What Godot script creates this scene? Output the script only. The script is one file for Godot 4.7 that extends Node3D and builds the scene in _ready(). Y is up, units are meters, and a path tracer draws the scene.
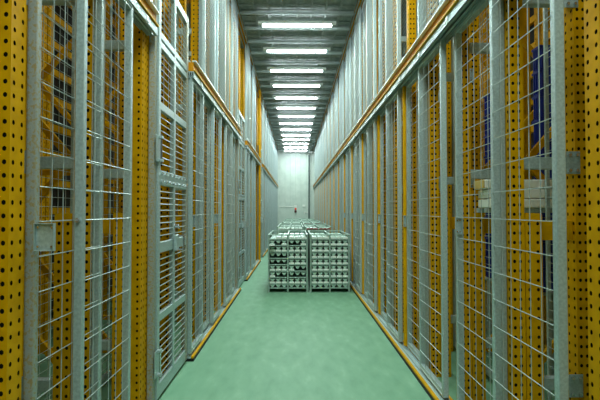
extends Node3D

# ---------------------------------------------------------------- helpers
var M := {}
var used := {}
var shared := {}
const ORD := ["first", "second", "third", "fourth", "fifth", "sixth", "seventh", "eighth", "ninth", "tenth", "eleventh", "twelfth", "thirteenth", "fourteenth", "fifteenth", "sixteenth", "seventeenth", "eighteenth", "nineteenth", "twentieth"]
const HC := 1.4            # height of the lens
const WALL_D := 26.6       # far wall
const PERIOD := 1.42
const BAYS := [1.886, 3.37, 4.80, 6.26, 7.66, 9.02, 10.42]

func bay(k: int) -> float:
	if k < 0:
		return BAYS[0] + k * PERIOD
	return BAYS[k] if k < BAYS.size() else BAYS[6] + (k - 6) * PERIOD

func numbered(called: String) -> String:
	if not used.has(called):
		used[called] = 0
		return called
	used[called] += 1
	return "%s_%03d" % [called, used[called]]

func tag(o: Node, label: String, category: String, group := "") -> void:
	o.set_meta("label", label)
	o.set_meta("category", category)
	if group != "":
		o.set_meta("group", group)

func thing(called: String, label: String, category: String, at := Vector3.ZERO, group := "") -> Node3D:
	var o := Node3D.new()
	o.name = numbered(called)
	add_child(o)
	o.position = at
	tag(o, label, category, group)
	return o

func struct_node(called: String, label: String, at := Vector3.ZERO) -> Node3D:
	var o := Node3D.new()
	o.name = called
	add_child(o)
	o.position = at
	o.set_meta("kind", "structure")
	o.set_meta("label", label)
	return o

func put(called: String, mesh: Mesh, mat: Material, parent: Node, at := Vector3.ZERO) -> MeshInstance3D:
	var o := MeshInstance3D.new()
	o.name = called
	o.mesh = mesh
	o.material_override = mat
	o.position = at
	o.cast_shadow = GeometryInstance3D.SHADOW_CASTING_SETTING_ON
	parent.add_child(o, true)
	return o

func copy_of(o: Node3D, at: Vector3, label: String, group := "") -> Node3D:
	var base := String(o.name)
	var c: Node3D = o.duplicate()
	c.name = numbered(base)
	add_child(c)
	c.position = at
	c.set_meta("label", label)
	if group != "":
		c.set_meta("group", group)
	return c

func mb() -> SurfaceTool:
	var st := SurfaceTool.new()
	st.begin(Mesh.PRIMITIVE_TRIANGLES)
	return st

func tri(st: SurfaceTool, a: Vector3, b: Vector3, c: Vector3, n: Vector3) -> void:
	st.set_normal(n)
	st.add_vertex(a)
	if (b - a).cross(c - a).dot(n) > 0.0:
		st.set_normal(n); st.add_vertex(c)
		st.set_normal(n); st.add_vertex(b)
	else:
		st.set_normal(n); st.add_vertex(b)
		st.set_normal(n); st.add_vertex(c)

func quad(st: SurfaceTool, a: Vector3, b: Vector3, c: Vector3, d: Vector3, n: Vector3) -> void:
	tri(st, a, b, c, n)
	tri(st, a, c, d, n)

func pt(axis: int, main: float, u: float, v: float) -> Vector3:
	var p := Vector3.ZERO
	p[axis] = main
	p[(axis + 1) % 3] = u
	p[(axis + 2) % 3] = v
	return p

# box between two corners, its edges chamfered by c when c > 0
func box(st: SurfaceTool, p0: Vector3, p1: Vector3, c := 0.0) -> void:
	var lo := Vector3(minf(p0.x, p1.x), minf(p0.y, p1.y), minf(p0.z, p1.z))
	var hi := Vector3(maxf(p0.x, p1.x), maxf(p0.y, p1.y), maxf(p0.z, p1.z))
	for ax in 3:
		var b := (ax + 1) % 3
		var d := (ax + 2) % 3
		for s in 2:
			var n := Vector3.ZERO
			n[ax] = 1.0 if s == 1 else -1.0
			var m: float = hi[ax] if s == 1 else lo[ax]
			quad(st, pt(ax, m, lo[b] + c, lo[d] + c), pt(ax, m, hi[b] - c, lo[d] + c), pt(ax, m, hi[b] - c, hi[d] - c), pt(ax, m, lo[b] + c, hi[d] - c), n)
	if c <= 0.0:
		return
	for ax in 3:                                     # edges that run along ax
		var b := (ax + 1) % 3
		var d := (ax + 2) % 3
		for sb in 2:
			for sd in 2:
				var eb: float = hi[b] if sb == 1 else lo[b]
				var ed: float = hi[d] if sd == 1 else lo[d]
				var ib: float = eb - c if sb == 1 else eb + c
				var id: float = ed - c if sd == 1 else ed + c
				var n := Vector3.ZERO
				n[b] = 0.7071 if sb == 1 else -0.7071
				n[d] = 0.7071 if sd == 1 else -0.7071
				quad(st, pt(ax, lo[ax] + c, eb, id), pt(ax, hi[ax] - c, eb, id), pt(ax, hi[ax] - c, ib, ed), pt(ax, lo[ax] + c, ib, ed), n)
	for sx in 2:
		for sy in 2:
			for sz in 2:
				var e := Vector3(hi.x if sx else lo.x, hi.y if sy else lo.y, hi.z if sz else lo.z)
				var n := Vector3(1.0 if sx else -1.0, 1.0 if sy else -1.0, 1.0 if sz else -1.0)
				var i := e - n * c
				tri(st, Vector3(e.x, i.y, i.z), Vector3(i.x, e.y, i.z), Vector3(i.x, i.y, e.z), n.normalized())

func boxm(p0: Vector3, p1: Vector3, c := 0.0) -> ArrayMesh:
	var st := mb()
	box(st, p0, p1, c)
	return st.commit()

# bar of rectangular section from a to b; w across, t thick, up is the direction of t
func bar(st: SurfaceTool, a: Vector3, b: Vector3, w: float, t: float, up := Vector3(0, 0, 1)) -> void:
	var f := (b - a).normalized()
	var r := f.cross(up).normalized() * w * 0.5
	var u := up.normalized() * t * 0.5
	var p := [a - r - u, a + r - u, a + r + u, a - r + u]
	var q := [b - r - u, b + r - u, b + r + u, b - r + u]
	var ns := [-u.normalized(), r.normalized(), u.normalized(), -r.normalized()]
	for i in 4:
		var j := (i + 1) % 4
		quad(st, p[i], p[j], q[j], q[i], ns[i])
	quad(st, p[0], p[1], p[2], p[3], -f)
	quad(st, q[0], q[1], q[2], q[3], f)

# round wire / rod with n sides
func rod(st: SurfaceTool, a: Vector3, b: Vector3, r: float, n := 6, caps := false) -> void:
	var f := (b - a).normalized()
	var s := Vector3.UP if absf(f.y) < 0.9 else Vector3.RIGHT
	var u := f.cross(s).normalized()
	var v := f.cross(u).normalized()
	for i in n:
		var t0 := TAU * i / n
		var t1 := TAU * (i + 1) / n
		var d0 := u * cos(t0) + v * sin(t0)
		var d1 := u * cos(t1) + v * sin(t1)
		quad(st, a + d0 * r, a + d1 * r, b + d1 * r, b + d0 * r, ((d0 + d1) * 0.5).normalized())
		if caps:
			tri(st, a, a + d0 * r, a + d1 * r, -f)
			tri(st, b, b + d0 * r, b + d1 * r, f)

# polygon in x,y (convex, counter-clockwise) extruded along z
func prism(st: SurfaceTool, poly: Array, z0: float, z1: float) -> void:
	var c := Vector2.ZERO
	for p in poly:
		c += p
	c /= poly.size()
	for i in poly.size():
		var a: Vector2 = poly[i]
		var b: Vector2 = poly[(i + 1) % poly.size()]
		var e := (b - a).normalized()
		var n := Vector3(e.y, -e.x, 0)
		if n.dot(Vector3((a + b).x * 0.5 - c.x, (a + b).y * 0.5 - c.y, 0)) < 0:
			n = -n
		quad(st, Vector3(a.x, a.y, z0), Vector3(b.x, b.y, z0), Vector3(b.x, b.y, z1), Vector3(a.x, a.y, z1), n)
		tri(st, Vector3(c.x, c.y, z0), Vector3(a.x, a.y, z0), Vector3(b.x, b.y, z0), Vector3(0, 0, signf(z0 - z1)))
		tri(st, Vector3(c.x, c.y, z1), Vector3(a.x, a.y, z1), Vector3(b.x, b.y, z1), Vector3(0, 0, signf(z1 - z0)))

# ---------------------------------------------------------------- materials
func noise_tex(seed_: int, freq: float, ramp: Array, size := 512, oct := 4, stretch := 1.0, kind := FastNoiseLite.TYPE_SIMPLEX_SMOOTH) -> ImageTexture:
	var n := FastNoiseLite.new()
	n.seed = seed_
	n.noise_type = kind
	n.frequency = freq
	n.fractal_octaves = oct
	var img := Image.create(size, size, true, Image.FORMAT_RGB8)
	var g := Gradient.new()
	g.offsets = PackedFloat32Array(ramp.map(func(e): return e[0]))
	g.colors = PackedColorArray(ramp.map(func(e): return e[1]))
	for y in size:
		for x in size:
			var a := TAU * x / size
			var b := TAU * y / size
			# torus mapping keeps the tile seamless
			var v := n.get_noise_3d(cos(a) * size / TAU + 500.0 * sin(b), sin(a) * size / TAU, sin(b) * size / TAU * stretch + cos(b) * size / TAU * stretch)
			img.set_pixel(x, y, g.sample(clampf(v * 0.5 + 0.5, 0, 1)))
	img.generate_mipmaps()
	return ImageTexture.create_from_image(img)

func flat_noise(seed_: int, freq: float, ramp: Array, size := 512, oct := 4, sx := 1.0, sy := 1.0) -> ImageTexture:
	var n := FastNoiseLite.new()
	n.seed = seed_
	n.noise_type = FastNoiseLite.TYPE_SIMPLEX_SMOOTH
	n.frequency = freq
	n.fractal_octaves = oct
	var src := n.get_seamless_image(int(size * sx), int(size * sy), false, false, 0.15, true)
	src.resize(size, size, Image.INTERPOLATE_BILINEAR)
	var img := Image.create(size, size, false, Image.FORMAT_RGB8)
	var g := Gradient.new()
	g.offsets = PackedFloat32Array(ramp.map(func(e): return e[0]))
	g.colors = PackedColorArray(ramp.map(func(e): return e[1]))
	for y in size:
		for x in size:
			img.set_pixel(x, y, g.sample(src.get_pixel(x, y).r))
	img.generate_mipmaps()
	return ImageTexture.create_from_image(img)

func mat(called: String, col: Color, rough := 0.6, metal := 0.0, tex: Texture2D = null, scale := 1.0, spec := 0.5) -> StandardMaterial3D:
	var m := StandardMaterial3D.new()
	m.resource_name = called
	m.albedo_color = col
	m.roughness = rough
	m.metallic = metal
	m.metallic_specular = spec
	if tex:
		m.albedo_texture = tex
		m.uv1_triplanar = true
		m.uv1_world_triplanar = true
		m.uv1_scale = Vector3.ONE * scale
	M[called] = m
	return m

func make_materials() -> void:
	var zinc := flat_noise(3, 0.035, [[0.0, Color(0.60, 0.675, 0.68)], [0.35, Color(0.67, 0.74, 0.745)], [0.6, Color(0.705, 0.775, 0.78)], [1.0, Color(0.77, 0.83, 0.83)]], 512, 5)
	var zinc_worn := flat_noise(11, 0.05, [[0.0, Color(0.58, 0.61, 0.60)], [0.5, Color(0.64, 0.665, 0.65)], [0.62, Color(0.64, 0.61, 0.50)], [0.72, Color(0.65, 0.575, 0.37)], [1.0, Color(0.66, 0.66, 0.62)]], 512, 5)
	var paint := flat_noise(5, 0.02, [[0.0, Color(0.79, 0.565, 0.005)], [0.4, Color(0.83, 0.605, 0.006)], [0.7, Color(0.86, 0.63, 0.008)], [1.0, Color(0.88, 0.65, 0.01)]], 512, 4)
	var green := flat_noise(8, 0.012, [[0.0, Color(0.43, 0.605, 0.49)], [0.35, Color(0.465, 0.64, 0.52)], [0.65, Color(0.485, 0.66, 0.54)], [1.0, Color(0.54, 0.71, 0.595)]], 1024, 6, 1.0, 0.35)
	var deck := flat_noise(13, 0.03, [[0.0, Color(0.38, 0.43, 0.40)], [0.5, Color(0.45, 0.50, 0.47)], [1.0, Color(0.54, 0.58, 0.55)]], 256, 4)
	var panel := flat_noise(17, 0.02, [[0.0, Color(0.78, 0.83, 0.80)], [1.0, Color(0.86, 0.90, 0.87)]], 256, 3)
	mat("zinc", Color.WHITE, 0.42, 0.35, zinc, 3.0)
	mat("zinc_worn", Color.WHITE, 0.5, 0.25, zinc_worn, 1.6)
	mat("wire", Color(0.72, 0.77, 0.77), 0.4, 0.35)
	mat("yellow", Color.WHITE, 0.5, 0.0, paint, 0.9, 0.22)
	mat("orange", Color(0.80, 0.53, 0.01), 0.6, 0.0, null, 1.0, 0.3)
	mat("floor", Color.WHITE, 0.55, 0.0, green, 0.5, 0.3)
	mat("rubber_and_shade", Color(0.02, 0.02, 0.022), 0.7)  # floor track base, and the shade painted into the track grooves
	mat("deck", Color.WHITE, 0.55, 0.2, deck, 1.0)
	mat("beam", Color(0.54, 0.60, 0.57), 0.5, 0.2)
	mat("panel", Color.WHITE, 0.5, 0.0, panel, 0.4)
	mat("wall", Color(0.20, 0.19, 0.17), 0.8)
	mat("crate", Color(0.60, 0.69, 0.65), 0.45, 0.25)
	mat("tube", Color(0.64, 0.75, 0.69), 0.4)
	mat("cap", Color(0.95, 0.97, 0.95), 0.35)
	mat("red_cap", Color(0.62, 0.06, 0.10), 0.4)
	mat("blue", Color(0.05, 0.16, 0.55), 0.45)
	mat("white_box", Color(0.95, 0.95, 0.92), 0.5)
	mat("cream", Color(0.85, 0.72, 0.42), 0.5)
	mat("hole_shade", Color(0.10, 0.10, 0.10), 0.7, 0.0, null, 1.0, 0.2)  # near-black stand-in for the shade inside the posts
	mat("lip", Color(0.88, 0.90, 0.90), 0.35, 0.3)
	mat("red", Color(0.80, 0.07, 0.05), 0.35)
	mat("dark_red", Color(0.30, 0.01, 0.03), 0.4)
	mat("orange_lens", Color(0.95, 0.30, 0.12), 0.3)
	mat("white", Color(0.94, 0.95, 0.93), 0.45)
	mat("pipe", Color(0.45, 0.50, 0.49), 0.45, 0.2)
	mat("chrome", Color(0.85, 0.86, 0.88), 0.18, 0.9)
	mat("housing", Color(0.80, 0.83, 0.80), 0.45)
	var glow := mat("glow", Color(0.95, 0.97, 1.0), 0.4)
	glow.emission_enabled = true
	glow.emission = Color(0.93, 0.97, 1.0)
	glow.emission_energy_multiplier = LAMP_GLOW

# ---------------------------------------------------------------- perforated upright
func perf_face(st: SurfaceTool, o: Vector3, u: Vector3, w: float, h: float, n: Vector3, cols: Array, hw: float, hh: float, pitch: float, phase: float) -> void:
	var x := 0.0
	for c in cols:
		quad(st, o + u * x, o + u * (c - hw), o + u * (c - hw) + Vector3.UP * h, o + u * x + Vector3.UP * h, n)
		var y := 0.0
		var k := 0
		while true:
			var hy := phase + k * pitch
			if hy + hh > h - 0.01:
				break
			quad(st, o + u * (c - hw) + Vector3.UP * y, o + u * (c + hw) + Vector3.UP * y, o + u * (c + hw) + Vector3.UP * (hy - hh), o + u * (c - hw) + Vector3.UP * (hy - hh), n)
			# clipped corners make the opening six-sided
			var q := hh * 0.55
			for sg in [-1.0, 1.0]:
				tri(st, o + u * (c + sg * hw) + Vector3.UP * (hy - hh), o + u * (c + sg * hw * 0.35) + Vector3.UP * (hy - hh), o + u * (c + sg * hw) + Vector3.UP * (hy - hh + q), n)
				tri(st, o + u * (c + sg * hw) + Vector3.UP * (hy + hh), o + u * (c + sg * hw * 0.35) + Vector3.UP * (hy + hh), o + u * (c + sg * hw) + Vector3.UP * (hy + hh - q), n)
			y = hy + hh
			k += 1
		quad(st, o + u * (c - hw) + Vector3.UP * y, o + u * (c + hw) + Vector3.UP * y, o + u * (c + hw) + Vector3.UP * h, o + u * (c - hw) + Vector3.UP * h, n)
		x = c + hw
	quad(st, o + u * x, o + u * w, o + u * w + Vector3.UP * h, o + u * x + Vector3.UP * h, n)

# origin: base of the edge nearest to aisle and camera; s = +1 on the right of the aisle
func post_mesh(s: float, h: float, wz := 0.095, wx := 0.075) -> ArrayMesh:
	var key := "post%s_%s_%s" % [s, h, wx]
	if shared.has(key):
		return shared[key]
	var st := mb()
	var X := Vector3(s, 0, 0)
	var Z := Vector3(0, 0, -1)
	perf_face(st, Vector3.ZERO, Z, wz, h, -X, [0.021, wz - 0.021], 0.0078, 0.0092, 0.05, 0.03)
	perf_face(st, Vector3.ZERO, X, wx, h, -Z, [0.02, wx - 0.024], 0.0078, 0.0092, 0.05, 0.03)
	perf_face(st, Z * wz, X, wx, h, Z, [0.02, wx - 0.024], 0.0078, 0.0092, 0.05, 0.03)
	quad(st, X * wx, X * wx + Z * wz, X * wx + Z * wz + Vector3.UP * h, X * wx + Vector3.UP * h, X)
	quad(st, Vector3.UP * h, X * wx + Vector3.UP * h, X * wx + Z * wz + Vector3.UP * h, Z * wz + Vector3.UP * h, Vector3.UP)
	shared[key] = st.commit()
	return shared[key]

# ---------------------------------------------------------------- wire mesh doors
func wires_mesh(s: float, z0: float, z1: float, y0: float, y1: float, cw: float, ch: float, r: float) -> ArrayMesh:
	var key := "wm%s_%.3f_%.3f_%.3f_%.3f_%.3f" % [s, z1 - z0, y0, y1, cw, ch]
	if shared.has(key):
		return shared[key]
	var st := mb()
	var n := int(round((z1 - z0) / cw))
	for i in range(1, n):
		var z := -(z0 + (z1 - z0) * i / n)
		rod(st, Vector3(s * 2 * r, y0, z), Vector3(s * 2 * r, y1, z), r, 5)
	var y := y0 + 0.02
	while y < y1:
		rod(st, Vector3(0, y, -z0 + 0.008), Vector3(0, y, -z1 - 0.008), r, 5)
		y += ch
	shared[key] = st.commit()
	return shared[key]

func door_parts(o: Node3D, s: float, w: float, h: float, cw: float, ch: float, r: float, near_mat := "zinc") -> void:
	var sz := 0.036
	var sx := 0.042
	var x0 := s * 0.002
	var key := "d%s_%s_%s" % [s, w, h]
	if not shared.has(key):
		shared[key] = [boxm(Vector3(x0, 0, 0), Vector3(s * sx, h, -sz), 0.003), boxm(Vector3(x0, 0, -sz), Vector3(s * sx, 0.05, -w + sz), 0.003)]
	put("stile", shared[key][0], M[near_mat], o)
	put("stile", shared[key][0], M.zinc, o, Vector3(0, 0, -w + sz))
	put("bottom_rail", shared[key][1], M.zinc, o)
	put("top_rail", shared[key][1], M.zinc, o, Vector3(0, h - 0.05, 0))
	var wm := put("wire_mesh", wires_mesh(s, sz, w - sz, 0.0, h, cw, ch, r), M.wire, o)
	wm.set_meta("kind", "stuff")

# a small folded plate that faces along the aisle; x from x0 to x1 (towards the rack)
func handle_plate(o: Node3D, s: float, x0: float, x1: float, z: float, y: float) -> void:
	var key := "plate%s_%s_%s" % [s, x0, x1]
	if not shared.has(key):
		var st := mb()
		box(st, Vector3(s * x0, -0.055, 0), Vector3(s * x1, 0.055, 0.003))
		box(st, Vector3(s * x0, 0.052, 0.003), Vector3(s * x1, 0.055, 0.018))
		box(st, Vector3(s * x0, -0.055, 0.003), Vector3(s * x1, -0.052, 0.018))
		box(st, Vector3(s * x0, -0.052, 0.003), Vector3(s * (x0 + 0.003), 0.052, 0.018))
		box(st, Vector3(s * (x1 - 0.003), -0.052, 0.003), Vector3(s * x1, 0.052, 0.018))
		var sc := mb()
		rod(sc, Vector3(0, 0, 0.003), Vector3(0, 0, 0.010), 0.005, 8, true)
		shared[key] = [st.commit(), sc.commit()]
	var p := put("handle_plate", shared[key][0], M.zinc, o, Vector3(0, y, z))
	for yy in [-0.038, 0.038]:
		for xx in [x0 + 0.012, x1 - 0.012]:
			put("screw", shared[key][1], M.chrome, p, Vector3(s * xx, yy, 0))

const LOW_Y := 0.062
const LOW_H := 2.60
const UP_Y := 2.83
const UP_H := 1.93

# track: 0 front, 1 rear.  level: 0 lower, 1 upper
func door(s: float, x: float, d: float, w: float, level: int, label: String, group: String, opts := {}) -> Node3D:
	var o := thing("sliding_mesh_door", label, "door", Vector3(s * x, LOW_Y if level == 0 else UP_Y, -d), group)
	if level == 0:
		door_parts(o, s, w, LOW_H, 0.0955 if d < 3.3 else 0.16, 0.1415, 0.0022, opts.get("near", "zinc"))
	else:
		door_parts(o, s, w, UP_H, 0.05, 0.05, 0.0017)
	if opts.has("plate"):
		handle_plate(o, s, opts.plate[0], opts.plate[1], opts.plate[2], 1.295 - LOW_Y)
	if opts.has("latch"):
		var st := mb()
		rod(st, Vector3(s * 0.02, 0, 0), Vector3(s * 0.02, 0, 0.018), 0.011, 10, true)
		var l := put("latch", st.commit(), M.chrome, o, Vector3(0, opts.latch - LOW_Y, 0))
		l.set_meta("label", "small chrome latch knob")
	return o

func door_post(s: float, x: float, d: float, label: String) -> void:
	var o := thing("door_post", label, "post", Vector3(s * x, LOW_Y, -d), "plain yellow door posts on the right")
	put("shaft", boxm(Vector3(0, 0, 0), Vector3(s * 0.056, LOW_H - 0.02, -0.03), 0.003), M.yellow, o)
	if d < 11.0:
		handle_plate(o, s, -0.003, 0.022, 0.001, 1.295 - LOW_Y)

# ---------------------------------------------------------------- tall hinged gate
func gate(d0: float, d1: float, x: float, label: String) -> void:
	var s := -1.0
	var w := d1 - d0
	var H := 3.17
	var o := thing("tall_mesh_gate", label, "gate", Vector3(s * x, 0.03, -d0))
	var sw := 0.055
	put("hinge_post", boxm(Vector3(s * 0.012, 0, 0.062), Vector3(s * 0.056, H + 0.03, 0.006), 0.003), M.zinc_worn, o)
	put("stile", boxm(Vector3(0, 0, 0), Vector3(s * 0.04, H, -sw), 0.003), M.zinc, o)
	put("stile", boxm(Vector3(0, 0, -w + sw), Vector3(s * 0.04, H, -w), 0.003), M.zinc_worn, o)
	var mid := w * 0.5
	put("centre_stile", boxm(Vector3(0.001 * s, 0.06, -mid + 0.024), Vector3(s * 0.038, H - 0.05, -mid - 0.024), 0.003), M.zinc, o)
	var rails := [[0.0, 0.10], [0.55, 0.61], [1.055, 1.135], [1.56, 1.67], [2.12, 2.18], [2.585, 2.635], [2.655, 2.705], [3.10, 3.17]]
	for r in rails:
		put("cross_rail", boxm(Vector3(0.002 * s, r[0], -sw), Vector3(s * 0.036, r[1], -w + sw), 0.003), M.zinc, o)
	# infill rods between the rails, close set
	var st := mb()
	for i in rails.size() - 1:
		var a: float = rails[i][1]
		var b: float = rails[i + 1][0]
		var n := int(round((b - a) / 0.05))
		for k in range(1, n):
			var y := a + (b - a) * k / n
			rod(st, Vector3(s * 0.012, y, -sw), Vector3(s * 0.012, y, -w + sw), 0.004, 6)
		for k in range(1, 6):
			if i >= 4:
				var z := -sw - (w - 2 * sw) * k / 6.0
				rod(st, Vector3(s * 0.02, a, z), Vector3(s * 0.02, b, z), 0.003, 5)
	var bars := put("infill_bars", st.commit(), M.wire, o)
	bars.set_meta("kind", "stuff")
	# hinges
	for hy in [0.27, 1.82]:
		var hs := mb()
		box(hs, Vector3(-s * 0.001, hy - 0.095, 0.075), Vector3(-s * 0.006, hy + 0.095, 0.015), 0.001)
		box(hs, Vector3(-s * 0.001, hy + 0.075, 0.015), Vector3(-s * 0.03, hy + 0.095, -0.03), 0.002)
		box(hs, Vector3(-s * 0.001, hy - 0.095, 0.015), Vector3(-s * 0.03, hy - 0.075, -0.03), 0.002)
		var h := put("hinge", hs.commit(), M.zinc, o)
		var pn := mb()
		rod(pn, Vector3(-s * 0.018, hy - 0.11, -0.008), Vector3(-s * 0.018, hy + 0.11, -0.008), 0.008, 8, true)
		put("hinge_pin", pn.commit(), M.chrome, h)
	# bolted plate, its studs in two rows
	if not shared.has("stud"):
		var ss := mb()
		rod(ss, Vector3(0, 0, 0), Vector3(0.012, 0, 0), 0.011, 8, true)
		shared.stud = ss.commit()
	for row in [1.59, 1.645]:
		for k in 8:
			var z: float = -0.085 - (w - 0.17) * (k + (0.0 if k < 4 else 0.0)) / 7.0
			put("stud", shared.stud, M.chrome, o, Vector3(0.0, row, z))
	# lock box with a pull handle on the centre stile
	var lk := put("lock_box", boxm(Vector3(0.001, 1.04, -mid + 0.045), Vector3(0.028, 1.17, -mid - 0.045), 0.004), M.zinc, o)
	var hd := mb()
	rod(hd, Vector3(0.028, 1.16, -mid), Vector3(0.075, 1.16, -mid), 0.008, 8, true)
	rod(hd, Vector3(0.028, 1.05, -mid), Vector3(0.075, 1.05, -mid), 0.008, 8, true)
	rod(hd, Vector3(0.075, 1.045, -mid), Vector3(0.075, 1.165, -mid), 0.008, 8, true)
	put("pull_handle", hd.commit(), M.chrome, lk)
	var kn := mb()
	rod(kn, Vector3(0.0, 1.245, -mid), Vector3(0.035, 1.245, -mid), 0.014, 8, true)
	bar(kn, Vector3(0.03, 1.25, -mid + 0.02), Vector3(0.03, 1.225, -mid - 0.035), 0.014, 0.008, Vector3(1, 0, 0))
	put("latch_lever", kn.commit(), M.chrome, o)

# ---------------------------------------------------------------- tracks
func floor_track(s: float, x0: float, x1: float, d0: float, d1: float, label: String) -> void:
	var o := thing("floor_track", label, "track", Vector3(0, 0, 0))
	put("base_strip", boxm(Vector3(s * x0, 0.0, -d0), Vector3(s * x1, 0.028, -d1)), M.rubber_and_shade, o)
	put("yellow_edge", boxm(Vector3(s * (x0 + 0.001), 0.028, -d0), Vector3(s * (x0 + 0.026), 0.048, -d1), 0.003), M.yellow, o)
	put("yellow_edge", boxm(Vector3(s * (x1 - 0.022), 0.028, -d0), Vector3(s * (x1 - 0.002), 0.046, -d1), 0.003), M.yellow, o)
	var st := mb()
	box(st, Vector3(s * (x0 + 0.027), 0.028, -d0), Vector3(s * (x1 - 0.023), 0.036, -d1))
	for f in [0.42, 0.75]:
		var xx: float = lerpf(x0, x1, f)
		box(st, Vector3(s * (xx - 0.004), 0.036, -d0), Vector3(s * (xx + 0.004), 0.052, -d1), 0.001)
	put("guide_rail", st.commit(), M.zinc, o)

# the beam at mid height: grey top track of the lower doors, orange sill and bright lip of the upper ones
func sill_beam(s: float, x0: float, x1: float, d0: float, d1: float, label: String) -> void:
	var o := thing("track_beam", label, "track", Vector3.ZERO)
	var st := mb()
	box(st, Vector3(s * (x0 + 0.012), 2.70, -d0), Vector3(s * x1, 2.708, -d1))
	for f in [0.10, 0.24, 0.40, 0.54, 0.68, 0.82, 0.97]:
		var xx: float = lerpf(x0, x1, f)
		box(st, Vector3(s * (xx - 0.003), 2.645, -d0), Vector3(s * (xx + 0.003), 2.70, -d1))
	for f in [0.10, 0.40]:
		var xx: float = lerpf(x0, x1, f)
		box(st, Vector3(s * (xx - 0.003), 2.645, -d0), Vector3(s * (xx + 0.012), 2.649, -d1))
	put("top_track", st.commit(), M.zinc, o)
	var gl := mb()  # black strips added in the grooves to darken them like shade
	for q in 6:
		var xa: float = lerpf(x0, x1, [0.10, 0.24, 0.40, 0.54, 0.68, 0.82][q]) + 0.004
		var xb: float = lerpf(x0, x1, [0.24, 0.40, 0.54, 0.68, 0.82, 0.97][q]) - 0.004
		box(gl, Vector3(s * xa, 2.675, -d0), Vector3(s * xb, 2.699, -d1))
	var shade_strip := put("groove_shade", gl.commit(), M.rubber_and_shade, o)
	shade_strip.set_meta("label", "black strips added as shade in the track grooves")
	put("sill", boxm(Vector3(s * (x0 + 0.016), 2.708, -d0), Vector3(s * (x1 - 0.01), 2.795, -d1), 0.003), M.orange, o)
	put("lower_edge", boxm(Vector3(s * (x0 - 0.004), 2.709, -d0), Vector3(s * (x0 + 0.0155), 2.724, -d1), 0.002), M.yellow, o)
	put("bright_lip", boxm(Vector3(s * (x0 - 0.010), 2.796, -d0), Vector3(s * (x0 + 0.03), 2.812, -d1), 0.004), M.lip, o)
	put("guide_rail", boxm(Vector3(s * (x0 + 0.05), 2.796, -d0), Vector3(s * (x1 - 0.02), 2.812, -d1), 0.002), M.zinc, o)
	# clamps along the grey track
	if not shared.has("clamp%s" % s):
		shared["clamp%s" % s] = boxm(Vector3(-s * 0.004, -0.03, 0.02), Vector3(s * 0.012, 0.014, -0.02), 0.003)
	var d := d0 + 0.35
	while d < minf(d1, 12.0):
		put("clamp", shared["clamp%s" % s], M.lip, o, Vector3(s * (x0 + 0.006), 2.685, -d))
		d += 0.71

func head_beam(s: float, x0: float, x1: float, d0: float, d1: float, label: String) -> void:
	var o := thing("track_beam", label, "track", Vector3.ZERO)
	put("sill", boxm(Vector3(s * x0, 4.79, -d0), Vector3(s * x1, 4.85, -d1), 0.003), M.orange, o)
	var st := mb()
	for f in [0.05, 0.5, 0.95]:
		var xx: float = lerpf(x0, x1, f)
		box(st, Vector3(s * (xx - 0.003), 4.745, -d0), Vector3(s * (xx + 0.003), 4.79, -d1))
	put("top_track", st.commit(), M.zinc, o)

# near-black core added inside a perforated post so its holes look shaded
func shade_liner(s: float, h: float, wx: float, o: Node3D, x: float) -> void:
	var key := "shade_liner%s_%s_%s" % [s, h, wx]
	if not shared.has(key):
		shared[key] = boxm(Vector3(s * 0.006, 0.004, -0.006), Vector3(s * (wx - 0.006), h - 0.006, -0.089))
	put("shade_core", shared[key], M.hole_shade, o, Vector3(s * x, 0, 0))

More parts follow.
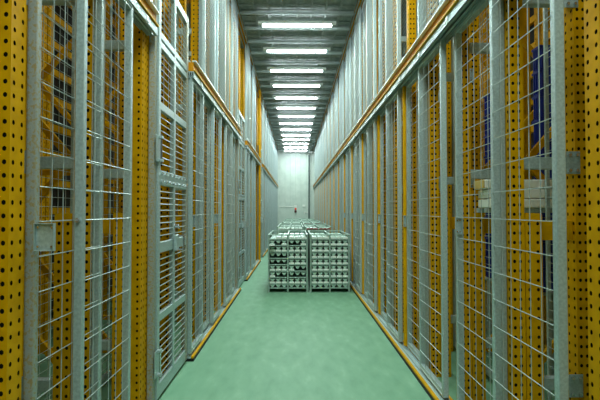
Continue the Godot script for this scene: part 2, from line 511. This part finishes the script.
# ---------------------------------------------------------------- rack frames
func rack_frame(s: float, x: float, d: float, detail: int, k: int, label: String, group: String) -> void:
	var o := thing("rack_frame", label, "rack", Vector3(s * x, 0, -d), group)
	var fw := 0.075 if s > 0 else 0.095
	put("front_post", post_mesh(s, 4.74, 0.095, fw), M.yellow, o)
	shade_liner(s, 4.74, fw, o, 0.0)
	if detail == 0:
		return
	put("rear_post", post_mesh(s, 4.74), M.yellow, o, Vector3(s * 1.15, 0, 0))
	if detail == 1:
		return
	# short doubling post in the lower part and a second upright
	put("base_stiffener", post_mesh(s, 1.385, 0.095, 0.09), M.yellow, o, Vector3(s * (fw + 0.005), 0, -0.002))
	shade_liner(s, 1.385, 0.09, o, fw + 0.005)
	shade_liner(s, 4.74, 0.075, o, 0.35)
	put("inner_post", post_mesh(s, 4.74), M.yellow, o, Vector3(s * 0.35, 0, 0.0))
	put("tie_plate", boxm(Vector3(s * (fw + 0.096), 1.24, -0.03), Vector3(s * 0.349, 1.345, -0.06), 0.002), M.yellow, o)
	for y in ([0.475, 1.655, 2.55, 3.4, 4.25]):
		var b := put("cross_beam", boxm(Vector3(s * (fw + (0.002 if y > 1.4 else 0.097)), y - 0.032, -0.02), Vector3(s * 0.349, y + 0.032, -0.07), 0.003), M.zinc, o)
		put("bracket", boxm(Vector3(s * 0.30, y - 0.06, 0.004), Vector3(s * 0.375, y + 0.06, 0.0005), 0.001), M.zinc, b)
		if not shared.has("bolt"):
			var bs := mb()
			rod(bs, Vector3(0, 0, 0), Vector3(0, 0, 0.01), 0.009, 8, true)
			shared.bolt = bs.commit()
		for yy in [-0.042, 0.042]:
			for xx in [0.318, 0.356]:
				put("bolt", shared.bolt, M.chrome, b, Vector3(s * xx, y + yy, 0.004))
	# yellow diagonal bracing between inner and rear posts
	var y := 0.25
	var up := true
	while y < 4.4:
		var st := mb()
		var a := Vector3(s * 0.49, y if up else y + 0.75, -0.05)
		var b := Vector3(s * 1.15, y + 0.75 if up else y, -0.05)
		bar(st, a, b, 0.045, 0.03)
		put("brace", st.commit(), M.yellow, o)
		y += 0.75
		up = not up
	for yy in [0.22, 1.72, 3.22, 4.6]:
		put("tie_bar", boxm(Vector3(s * 0.49, yy - 0.022, -0.03), Vector3(s * 1.149, yy + 0.022, -0.065)), M.yellow, o)

# ---------------------------------------------------------------- lamp
const LAMP_GLOW := 34.0
const LAMP_LIGHT := 2.5

func lamp(d: float, label: String, group: String) -> void:
	var o := thing("fluorescent_lamp", label, "lamp", Vector3(0.037, 4.64, -d), group)
	put("housing", boxm(Vector3(-0.685, 0.03, 0.03), Vector3(0.685, 0.085, -0.03), 0.004), M.housing, o)
	put("diffuser", boxm(Vector3(-0.60, -0.014, 0.02), Vector3(0.60, 0.029, -0.02), 0.010), M.glow, o)
	for sg in [-1.0, 1.0]:
		put("end_cap", boxm(Vector3(sg * 0.601, -0.014, 0.024), Vector3(sg * 0.625, 0.029, -0.024), 0.004), M.housing, o)
		put("hanger", boxm(Vector3(sg * 0.5 - 0.012, 0.086, 0.012), Vector3(sg * 0.5 + 0.012, 0.146, -0.012)), M.beam, o)
	var l := AreaLight3D.new()
	l.name = "lamp_light"
	l.area_size = Vector2(1.2, 0.04)
	l.area_normalize_energy = true
	l.light_energy = LAMP_LIGHT
	l.light_color = Color(0.89, 1.0, 0.95)
	l.area_range = 40.0
	l.shadow_enabled = true
	l.position = Vector3(0, -0.018, 0)
	l.rotation_degrees = Vector3(-90, 0, 0)
	o.add_child(l)

# ---------------------------------------------------------------- crates and core tubes
const CR_W := 0.685
const CR_D := 1.52
const CR_H := 0.99

func crate_proto(full: bool) -> Node3D:
	var o := Node3D.new()
	var post := boxm(Vector3(-0.014, 0, 0.0), Vector3(0.014, CR_H - 0.012, -0.03), 0.003)
	for z in [0.0, -CR_D + 0.03]:
		for x in [0.014, CR_W * 0.5, CR_W - 0.014]:
			put("leg_post", post, M.crate, o, Vector3(x, 0, z))
	put("deck", boxm(Vector3(0.0, 0.062, -0.002), Vector3(CR_W, 0.084, -CR_D + 0.002), 0.002), M.crate, o)
	var rail := boxm(Vector3(0.0, 0, 0.004), Vector3(CR_W, 0.020, -0.026), 0.003)
	put("top_rail", rail, M.crate, o, Vector3(0, CR_H - 0.018, 0))
	put("top_rail", rail, M.crate, o, Vector3(0, CR_H - 0.018, -CR_D + 0.022))
	var side := boxm(Vector3(-0.014, 0, -0.026), Vector3(0.014, 0.018, -CR_D + 0.03), 0.003)
	for x in [0.014, CR_W * 0.5, CR_W - 0.014]:
		put("side_rail", side, M.crate, o, Vector3(x, CR_H - 0.018, 0))
	put("back_panel", boxm(Vector3(0.03, 0.09, -CR_D + 0.002), Vector3(CR_W - 0.03, 0.93, -CR_D + 0.006)), M.crate, o)
	var skirt := boxm(Vector3(0, 0.004, -0.031), Vector3(0.004, 0.0615, -CR_D + 0.031))
	for x in [0.004, CR_W - 0.008]:
		put("base_skirt", skirt, M.crate, o, Vector3(x, 0, 0))
	put("base_skirt", boxm(Vector3(0.03, 0.004, -CR_D + 0.004), Vector3(CR_W - 0.03, 0.0615, -CR_D + 0.008)), M.crate, o)
	if full:
		var shelf := boxm(Vector3(0.028, 0, -0.004), Vector3(CR_W - 0.028, 0.019, -CR_D + 0.01))
		for i in 8:
			put("shelf", shelf, M.crate, o, Vector3(0, 0.134 + 0.109 * i, 0))
		for x in [0.002, CR_W - 0.005]:
			put("side_panel", boxm(Vector3(x, 0.09, -0.035), Vector3(x + 0.003, 0.95, -CR_D + 0.035)), M.crate, o)
	return o

func tube_meshes() -> void:
	var up := []     # flat side up, round below
	var low := []    # flat side down, rounded shoulders
	for q in [[-0.016, 0.0], [0.016, 0.0], [0.019, 0.006], [0.024, 0.020], [0.036, 0.033], [0.046, 0.044], [-0.046, 0.044], [-0.036, 0.033], [-0.024, 0.020], [-0.019, 0.006]]:
		up.append(Vector2(q[0], q[1]))
	for q in [[-0.044, 0.0], [0.044, 0.0], [0.046, 0.010], [0.044, 0.022], [0.038, 0.028], [0.030, 0.030], [-0.030, 0.030], [-0.038, 0.028], [-0.044, 0.022], [-0.046, 0.010]]:
		low.append(Vector2(q[0], q[1]))
	for e in [["up", up], ["low", low]]:
		var st := mb()
		prism(st, e[1], -0.014, -1.47)
		shared["tube_" + e[0]] = st.commit()
		var sc := mb()
		var g: Array = e[1].map(func(p): return Vector2(p.x * 1.02, p.y))
		prism(sc, g, 0.0, -0.0138)
		shared["cap_" + e[0]] = sc.commit()

func core_tube(kind: String, at: Vector3, label: String, group: String, cap := "cap") -> void:
	var o := thing("core_tube", label, "tube", at, group)
	put("tube_body", shared["tube_" + kind], M.tube, o)
	put("end_cap", shared["cap_" + kind], M[cap], o)

# ---------------------------------------------------------------- scene
func _ready() -> void:
	# camera
	var cam := Camera3D.new()
	cam.name = "camera"
	cam.fov = rad_to_deg(2.0 * atan(200.0 / 470.0))
	cam.position = Vector3(0, HC, 0)
	cam.rotation = Vector3(atan(10.5 / 470.0), -atan(5.0 / 470.0), 0)
	cam.near = 0.05
	cam.far = 200.0
	add_child(cam)
	cam.current = true
	# environment: a closed room, no sky
	var we := WorldEnvironment.new()
	we.name = "environment"
	var env := Environment.new()
	env.background_mode = Environment.BG_COLOR
	env.background_color = Color(0.01, 0.012, 0.011)
	env.tonemap_mode = Environment.TONE_MAPPER_LINEAR
	env.tonemap_exposure = 1.2
	env.sdfgi_enabled = true
	env.ssao_enabled = true
	env.ssil_enabled = true
	we.environment = env
	add_child(we)
	make_materials()
	tube_meshes()
	# ceiling lamps every 1.336 m along the aisle, also above and behind the camera
	for k in range(-9, 14):
		var d := 8.19 + 1.336 * k
		if k >= 0:
			lamp(d, "%s white fluorescent ceiling lamp counted from the nearest in view" % ORD[k], "ceiling lamps in view")
		else:
			lamp(d, "fluorescent ceiling lamp out of view above or behind the camera", "ceiling lamps out of view")
	build_shell()
	build_tracks()
	build_racks()
	build_doors()
	build_contents()
	build_crates()
	build_far_wall_things()

func build_shell() -> void:
	var xl := -3.75
	var xr := 3.75
	var zb := 4.0
	var fl := struct_node("floor", "glossy green painted concrete floor of the aisle")
	put("slab", boxm(Vector3(xl, -0.2, zb), Vector3(xr, 0, -WALL_D)), M.floor, fl)
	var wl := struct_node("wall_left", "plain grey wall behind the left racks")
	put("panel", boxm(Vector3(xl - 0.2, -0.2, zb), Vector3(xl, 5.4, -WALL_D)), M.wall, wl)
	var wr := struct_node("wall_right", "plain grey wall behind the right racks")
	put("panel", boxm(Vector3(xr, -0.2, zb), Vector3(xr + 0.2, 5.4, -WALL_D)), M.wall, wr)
	var wb := struct_node("wall_rear", "plain wall behind the camera")
	put("panel", boxm(Vector3(xl, -0.2, zb), Vector3(xr, 5.4, zb + 0.2)), M.wall, wb)
	# far wall of vertical metal panels
	var wf := struct_node("wall_far", "pale green-white metal panel wall closing the aisle")
	put("backing", boxm(Vector3(xl, -0.2, -WALL_D - 0.03), Vector3(xr, 5.4, -WALL_D - 0.2)), M.panel, wf)
	var pan := boxm(Vector3(0.006, 0, 0), Vector3(0.294, 5.05, 0.03), 0.008)
	for i in range(-5, 5):
		put("wall_panel", pan, M.panel, wf, Vector3(i * 0.3 + 0.05, 0, -WALL_D - 0.03))
	# ceiling: deck panels carried by cross beams
	var ce := struct_node("ceiling", "grey-green steel deck ceiling with cross beams above the aisle")
	put("slab", boxm(Vector3(xl, 5.06, zb), Vector3(xr, 5.4, -WALL_D)), M.deck, ce)
	var step := 0.668
	var st := mb()
	# deck panel: shallow tray with folded rims
	box(st, Vector3(-0.118, 0.03, -0.03), Vector3(0.118, 0.04, -step + 0.03))
	box(st, Vector3(-0.118, 0.0, -0.03), Vector3(-0.104, 0.03, -step + 0.03))
	box(st, Vector3(0.104, 0.0, -0.03), Vector3(0.118, 0.03, -step + 0.03))
	box(st, Vector3(-0.104, 0.0, -0.20), Vector3(0.104, 0.02, -0.215))
	box(st, Vector3(-0.104, 0.0, -0.44), Vector3(0.104, 0.02, -0.455))
	var tray := st.commit()
	var bs := mb()
	# I-section beam
	box(bs, Vector3(-0.93, 0.0, 0.02), Vector3(1.0, 0.010, -0.02), 0.002)
	box(bs, Vector3(-0.93, 0.010, 0.004), Vector3(1.0, 0.046, -0.004))
	box(bs, Vector3(-0.93, 0.046, 0.02), Vector3(1.0, 0.054, -0.02))
	var ibeam := bs.commit()
	var d := 8.19 - 0.334 - step * 16
	var row := 0
	while d < WALL_D - 0.1:
		put("cross_beam", ibeam, M.beam, ce, Vector3(0, 4.70, -d))
		if row >= 12 and d < WALL_D - step:
			for i in 8:
				put("deck_panel", tray, M.deck, ce, Vector3(-0.805 + i * 0.241, 4.756, -d))
		d += step
		row += 1
	var sh := mb()
	# solid sheet over the panels
	box(sh, Vector3(-0.945, 4.80, 3.9), Vector3(1.015, 4.82, -WALL_D))
	put("deck_sheet", sh.commit(), M.deck, ce)

func build_tracks() -> void:
	floor_track(1, 1.009, 1.135, -1.5, WALL_D - 0.02, "long yellow edged floor track along the right side of the aisle")
	sill_beam(1, 1.009, 1.137, -1.5, WALL_D - 0.02, "long orange and grey mid height track beam along the right side")
	head_beam(1, 1.02, 1.137, -1.5, WALL_D - 0.02, "orange brown head track under the ceiling along the right side")
	head_beam(-1, 0.95, 1.07, -1.5, WALL_D - 0.02, "orange brown head track under the ceiling along the left side")
	floor_track(-1, 0.975, 1.07, -1.5, 3.34, "yellow edged floor track under the nearest left doors")
	sill_beam(-1, 0.975, 1.07, -1.5, 3.34, "orange and grey track beam over the nearest left doors")
	var segs := [[4.40, 8.28, "between the first and second left gates"], [9.36, 12.98, "between the second and third left gates"], [14.1, WALL_D - 0.02, "from the third left gate to the far wall"]]
	for g in segs:
		floor_track(-1, 0.94, 1.068, g[0], g[1], "yellow edged floor track on the left " + g[2])
		sill_beam(-1, 0.94, 1.068, g[0], g[1], "orange and grey left track beam " + g[2])

func build_racks() -> void:
	for s in [1.0, -1.0]:
		var side := "right" if s > 0 else "left"
		var x := 1.145 if s > 0 else 1.055
		for k in range(-1, 17):
			var b := bay(k)
			var det := 2 if k < 4 else (1 if k < 6 else 0)
			var nm: String = ORD[k] if k >= 0 else ""
			var e := [["near", b - (0.12 if k != 0 or s < 0 else 0.146)], ["far", b + 0.03], ["middle", b + 0.601]]
			if s < 0 and k == 0:
				e[0][1] = 1.745
			elif s < 0 and k == 1:
				e = [["near", 3.23], ["far", 3.335], ["middle", 3.97]]
			elif s < 0 and k == 2:
				e = [["near", 5.19], ["far", 0.0], ["middle", 5.95]]
			elif s < 0 and k == 3:
				e = [["near", 6.62], ["far", 0.0], ["middle", 7.10]]
			for i in 3:
				if e[i][1] > WALL_D - 0.15 or (k < 0 and i < 2) or (i == 1 and (k != 1 or s > 0)):
					continue
				var lab := "perforated yellow %s rack frame, %s upright pair of the %s bay" % [side, e[i][0], nm]
				if i == 0:
					lab = "perforated yellow %s rack upright, near edge of the %s bay" % [side, nm]
				elif i == 1:
					lab = "perforated yellow %s rack upright just inside the %s bay" % [side, nm]
				else:
					lab = "perforated yellow %s rack upright in the middle of the %s bay" % [side, nm]
				if k < 0:
					lab = "perforated yellow %s rack upright beside the camera" % side
				rack_frame(s, (1.075 if s < 0 and k == 0 and i == 2 else x), e[i][1], (0 if i == 1 else det), k, lab, "yellow rack uprights on the " + side)

func build_doors() -> void:
	# right side
	for k in range(0, 17):
		var b := bay(k)
		if b + 1.33 > WALL_D - 0.05:
			break
		door(1, 1.055, b, 0.64, 0, "lower right galvanized mesh door on front track, %s bay from the camera" % ORD[k], "lower right sliding doors")
		if k == 0:
			door(1, 1.1005, b + 0.645, 0.69, 0, "lower right galvanized mesh door on rear track, %s bay from the camera" % ORD[k], "lower right sliding doors", {"plate": [-0.014, 0.028, -0.65]})
		else:
			door(1, 1.1005, b + 0.645, 0.62, 0, "lower right galvanized mesh door on rear track, %s bay from the camera" % ORD[k], "lower right sliding doors")
			door_post(1, 1.078, b + 1.285, "plain slim yellow door post ending the %s right bay from the camera" % ORD[k])
		door(1, 1.055, b, 0.64, 1, "upper right fine mesh door on front track, %s bay from the camera" % ORD[k], "upper right sliding doors")
		door(1, 1.1005, b + (0.645 if k != 1 else 0.02), 0.69, 1, "upper right fine mesh door on rear track, %s bay from the camera" % ORD[k], "upper right sliding doors")
	# one bay beside the camera, partly in frame at the edge
	# left side, nearest pair
	door(-1, 1.03, 1.877, 0.655, 0, "nearest left galvanized mesh door with square handle plate beside yellow post", "lower left sliding doors", {"plate": [-0.079, -0.0005, -0.004], "near": "zinc_worn"})
	door(-1, 0.985, 2.195, 0.66, 0, "left galvanized mesh door overlapping the nearest one, chrome latch on stile", "lower left sliding doors", {"latch": 1.355})
	door(-1, 1.03, 1.877, 0.655, 1, "upper left fine mesh door above the nearest left door", "upper left sliding doors")
	door(-1, 0.985, 2.55, 0.69, 1, "upper left fine mesh door just before the first tall gate", "upper left sliding doors")
	# gates
	gate(3.43, 4.37, 0.995, "nearest tall left mesh gate with close horizontal bars and hinges")
	gate(8.34, 9.32, 0.995, "second tall left mesh gate, before the crates")
	gate(13.2, 14.06, 0.995, "third tall left mesh gate beside a plain yellow column")
	# plain yellow column where the track ends
	var col := thing("yellow_column", "plain yellow column reaching the ceiling beside the third left gate", "column", Vector3(-0.955, 0, -13.03))
	put("shaft", boxm(Vector3(0, 0.012, 0), Vector3(-0.055, 4.78, -0.08), 0.004), M.yellow, col)
	put("foot_plate", boxm(Vector3(0.02, 0, 0.02), Vector3(-0.09, 0.0115, -0.12)), M.zinc, col)
	# left side, rest
	var n := 0
	for e in [[0.965, 4.42, 0.57, "between the first gate and a perforated post", [0.010, 0.075, -0.2]], [1.0105, 4.98, 0.64, "behind the second front stile after first gate", []], [0.965, 5.60, 0.59, "ending before the narrow yellow gap", [0.010, 0.075, -0.38]], [0.965, 6.64, 0.65, "just after the narrow yellow gap", []], [1.0105, 7.28, 0.67, "next to the second tall gate", []]]:
		door(-1, e[0], e[1], e[2], 0, "lower left galvanized mesh door " + e[3], "lower left sliding doors", {"plate": e[4]} if e[4].size() else {})
	for seg in [[4.44, 8.28], [9.40, 12.3], [14.15, WALL_D - 0.05]]:
		var b: float = seg[0]
		while b + 0.66 < seg[1]:
			var nm: String = ORD[n]
			if n > 2:
				door(-1, 0.965, b, 0.645, 0, "lower left galvanized mesh door on front track, %s bay past first gate" % nm, "lower left sliding doors", {"plate": [0.010, 0.075, -0.16]})
			door(-1, 0.965, b + (0.58 if n == 0 else 0.0), 0.66, 1, "upper left fine mesh door on front track, %s bay past first gate" % nm, "upper left sliding doors")
			if b + 1.345 < seg[1]:
				if n > 2:
					door(-1, 1.0105, b + 0.655, 0.69, 0, "lower left galvanized mesh door on rear track, %s bay past first gate" % nm, "lower left sliding doors")
				door(-1, 1.0105, b + 0.655, 0.69, 1, "upper left fine mesh door on rear track, %s bay past first gate" % nm, "upper left sliding doors")
			b += PERIOD
			n += 1

func build_contents() -> void:
	# back mesh of the racks
	for s in [1.0, -1.0]:
		var side := "right" if s > 0 else "left"
		for k in range(0, 6):
			var b := bay(k) - 0.1
			var w := bay(k + 1) - bay(k) - 0.03
			if s > 0 and k == 0:
				w = 1.18
			var o := thing("back_mesh_panel", "dim fine mesh panel closing the back of %s rack, %s bay" % [side, ORD[k]], "mesh panel", Vector3(s * (1.577 if s > 0 else 1.503), 0.05, -b), "mesh panels at the back of the racks")
			for z in [0.0, -w + 0.04]:
				put("stile", boxm(Vector3(0, 0, z), Vector3(s * 0.02, 4.7, z - 0.02)), M.zinc, o)
			for y in [0.0, 4.65]:
				put("rail", boxm(Vector3(0, y, -0.041), Vector3(s * 0.02, y + 0.05, -w + 0.041)), M.zinc, o)
			var wm := put("wire_mesh", wires_mesh(s, 0.04, w - 0.04, 0.02, 4.68, 0.10, 0.058, 0.0018), M.wire, o)
			wm.set_meta("kind", "stuff")
	# racks of the next aisle, seen dimly through the mesh
	for s in [1.0, -1.0]:
		var side := "right" if s > 0 else "left"
		for k in range(0, 5):
			var b := bay(k) - 0.05
			var w := bay(k + 1) - bay(k) - 0.12
			var o := thing("storage_rack", "dim yellow storage rack with many shelf beams behind %s mesh, %s bay" % [side, ORD[k]], "rack", Vector3(s * 2.5, 0, -b), "racks of the neighbouring aisles")
			for z in [0.0, -w]:
				put("post", post_mesh(s, 4.74), M.yellow, o, Vector3(0, 0, z + 0.0))
			var key := "sb%s_%.3f" % [s, w]
			shared[key] = boxm(Vector3(s * 0.01, 0, -0.096), Vector3(s * 0.05, 0.07, -w), 0.003)
			var y := 0.2
			while y < 4.6:
				put("shelf_beam", shared[key], M.yellow, o, Vector3(0, y, 0))
				y += 0.29
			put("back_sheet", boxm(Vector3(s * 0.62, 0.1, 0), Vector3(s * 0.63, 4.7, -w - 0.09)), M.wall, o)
			for z in [0.0, -w]:
				put("side_tie", boxm(Vector3(s * 0.076, 0.1, z - 0.03), Vector3(s * 0.62, 0.16, z - 0.06)), M.yellow, o)
				put("side_tie", boxm(Vector3(s * 0.076, 4.5, z - 0.03), Vector3(s * 0.62, 4.56, z - 0.06)), M.yellow, o)
	# white core packages that lie across the right rack
	var sh := thing("shelf_arm", "galvanized shelf arms under the white core boxes in right rack", "shelf", Vector3(1.23, 1.385, -3.02))
	put("arm", boxm(Vector3(0, 0, 0), Vector3(1.0, 0.03, -0.03), 0.003), M.zinc, sh)
	put("arm", boxm(Vector3(0, 0, -0.13), Vector3(1.0, 0.03, -0.16), 0.003), M.zinc, sh)
	put("end_bar", boxm(Vector3(0.96, 0.0, -0.031), Vector3(0.99, 0.03, -0.129), 0.003), M.zinc, sh)
	var places := ["bottom", "middle", "top"]
	for i in 3:
		var o := thing("core_box", "long white core box lying across right rack, %s of three" % places[i], "box", Vector3(1.22 if i == 2 else 1.25, 1.417 + i * 0.062, -3.0), "white core boxes in the right rack")
		put("carton", boxm(Vector3(0.0, 0, 0), Vector3(0.90, 0.058, -0.17), 0.006), M.white_box, o)
		put("end_cap", boxm(Vector3(-0.012, 0.003, -0.004), Vector3(-0.0005, 0.055, -0.166), 0.004), M.cream if i == 2 else M.cap, o)
	# stacked blue crates further inside the right rack
	for spot in [[1.97, 3.74, "behind the white core boxes", 10], [1.88, 4.52, "deeper in the right rack", 9]]:
		var base := thing("steel_stand", "low steel stand under the blue crates " + spot[2], "stand", Vector3(spot[0] - 0.02, 0, -spot[1]))
		for xx in [0.0, 0.15]:
			for zz in [0.0, -0.12]:
				put("leg", boxm(Vector3(xx, 0, zz), Vector3(xx + 0.03, 0.72, zz - 0.03)), M.zinc, base)
		put("top", boxm(Vector3(0, 0.72, 0), Vector3(0.18, 0.745, -0.15), 0.003), M.zinc, base)
		if not shared.has("bluebox"):
			var st := mb()
			box(st, Vector3(0.004, 0, -0.004), Vector3(0.136, 0.19, -0.116), 0.003)
			var ribs := mb()
			for i in 4:
				box(ribs, Vector3(0.012 + i * 0.031, 0.012, 0.006), Vector3(0.022 + i * 0.031, 0.175, -0.004), 0.001)
			for i in 3:
				box(ribs, Vector3(-0.006, 0.012, -0.02 - i * 0.031), Vector3(0.004, 0.175, -0.03 - i * 0.031), 0.001)
			var rim := mb()
			box(rim, Vector3(-0.004, 0.176, 0.007), Vector3(0.144, 0.196, -0.124), 0.003)
			shared.bluebox = [st.commit(), ribs.commit(), rim.commit()]
		for i in spot[3]:
			var c := thing("blue_crate", "%s blue ribbed plastic crate from the bottom, stack %s" % [ORD[i], spot[2]], "crate", Vector3(spot[0], 0.747 + i * 0.199, -spot[1]), "stacked blue plastic crates")
			put("body", shared.bluebox[0], M.blue, c)
			put("ribs", shared.bluebox[1], M.blue, c)
			put("rim", shared.bluebox[2], M.blue, c)

func build_crates() -> void:
	var rows := [8.07, 12.0, 13.95, 17.0, 18.95, 22.6]
	var pf := crate_proto(true)
	var pl := crate_proto(false)
	var names := ["front", "second", "third", "fourth", "fifth", "last"]
	var missing := {0: [0], 1: [1, 3, 4], 3: [0, 1, 2], 4: [0, 1, 2], 5: [4, 5], 6: [1, 2, 3, 4, 5]}   # counted from the top tier
	for r in rows.size():
		for c in 2:
			var x0: float = -0.464 if c == 0 else 0.256
			var side := "left" if c == 0 else "right"
			var d: float = rows[r]
			var o: Node3D = (pf if r == 0 else pl).duplicate()
			o.name = numbered("tube_crate")
			add_child(o)
			o.position = Vector3(x0, 0, -d)
			tag(o, "grey-green steel crate of core tubes, %s one of the %s row" % [side, names[r]], "crate", "steel crates on the aisle floor")
			var grp := "core tubes in the %s %s crate" % [names[r], side]
			for i in 8:
				if r > 0 and i > 0:
					break
				var y := 0.1545 + 0.109 * (7 - i)
				for t in 6:
					var col := 0 if t < 3 else 1
					var x := x0 + 0.028 + (CR_W * 0.5 - 0.042) / 6.0 * (1 + 2 * (t % 3)) + (CR_W * 0.5 - 0.014) * col
					var out := 0.0
					if r == 0 and c == 0 and i == 1 and t == 0:
						out = 0.19
					var gone: bool = r == 0 and c == 0 and missing.has(i) and missing[i].has(t)
					var tier: String = ORD[i]
					if not gone:
						var lab := "white capped core tube, %s tier, %s from left, %s %s crate" % [tier, ORD[t], names[r], side]
						if c == 1 and r in [1, 3]:
							lab = "red capped core tube, %s tier, %s from left, %s %s crate" % [tier, ORD[t], names[r], side]
						if out > 0.0:
							lab = "white core tube pulled out towards the camera from the left crate"
						core_tube("low", Vector3(x, y, -d - 0.006 + out), lab, grp, "red_cap" if (c == 1 and r in [1, 3]) else "cap")
					if i > 0:
						core_tube("up", Vector3(x, y + 0.0305, -d - 0.01), "green-grey round bottomed core tube, %s tier, %s from left, %s %s crate" % [tier, ORD[t], names[r], side], grp, "tube")
			if r == 0:
				for t in 6:
					var col := 0 if t < 3 else 1
					var x := x0 + 0.028 + (CR_W * 0.5 - 0.042) / 6.0 * (1 + 2 * (t % 3)) + (CR_W * 0.5 - 0.014) * col
					core_tube("up", Vector3(x, 0.0855, -d - 0.008), "core tube lying on the deck, %s from left, front %s crate" % [ORD[t], side], grp, "tube")
	pf.free()
	pl.free()

func build_far_wall_things() -> void:
	var z := -WALL_D
	var m := WALL_D / 470.0
	var al := thing("alarm_box", "small red and white alarm box on the far wall", "alarm", Vector3(0.03, 1.28, z))
	put("back_plate", boxm(Vector3(-0.075, 0, 0.001), Vector3(0.075, 0.42, 0.03), 0.004), M.white, al)
	put("lens", boxm(Vector3(-0.06, 0.15, 0.031), Vector3(0.06, 0.27, 0.08), 0.02), M.orange_lens, al)
	put("bell", boxm(Vector3(-0.065, 0.0, 0.031), Vector3(0.065, 0.145, 0.09), 0.02), M.dark_red, al)
	var ju := thing("junction_box", "small white junction box right of the alarm on the far wall", "box", Vector3(0.49, 1.58, z))
	put("case", boxm(Vector3(-0.07, 0, 0.001), Vector3(0.07, 0.14, 0.07), 0.01), M.white, ju)
	put("cover", boxm(Vector3(-0.055, 0.015, 0.071), Vector3(0.055, 0.125, 0.078), 0.004), M.white, ju)
	var c1 := thing("conduit", "thin pale conduit running left from the alarm on the far wall", "pipe", Vector3(0, 1.62, z))
	var st := mb()
	rod(st, Vector3(-0.92, 0, 0.024), Vector3(-0.05, 0, 0.024), 0.022, 10, true)
	put("tube", st.commit(), M.white, c1)
	for xx in [-0.7, -0.3]:
		put("clip", boxm(Vector3(xx - 0.02, -0.035, 0.001), Vector3(xx + 0.02, 0.035, 0.068), 0.004), M.white, c1)
	var c2 := thing("drain_pipe", "grey vertical pipe down the right part of the far wall", "pipe", Vector3(0.79, 0, z))
	var s2 := mb()
	rod(s2, Vector3(0, 0.0, 0.06), Vector3(0, 4.55, 0.06), 0.05, 10, true)
	put("tube", s2.commit(), M.pipe, c2)
	for yy in [0.8, 2.2, 3.6]:
		put("clip", boxm(Vector3(-0.06, yy, 0.001), Vector3(0.06, yy + 0.04, 0.115), 0.004), M.pipe, c2)
	var c3 := thing("conduit", "short pale conduit beside the grey pipe on the far wall", "pipe", Vector3(0.5, 1.30, z))
	var s3 := mb()
	rod(s3, Vector3(0.02, 0, 0.03), Vector3(0.22, 0, 0.03), 0.025, 8, true)
	rod(s3, Vector3(0.02, 0, 0.03), Vector3(0.02, -0.1, 0.03), 0.025, 8, true)
	put("tube", s3.commit(), M.white, c3)
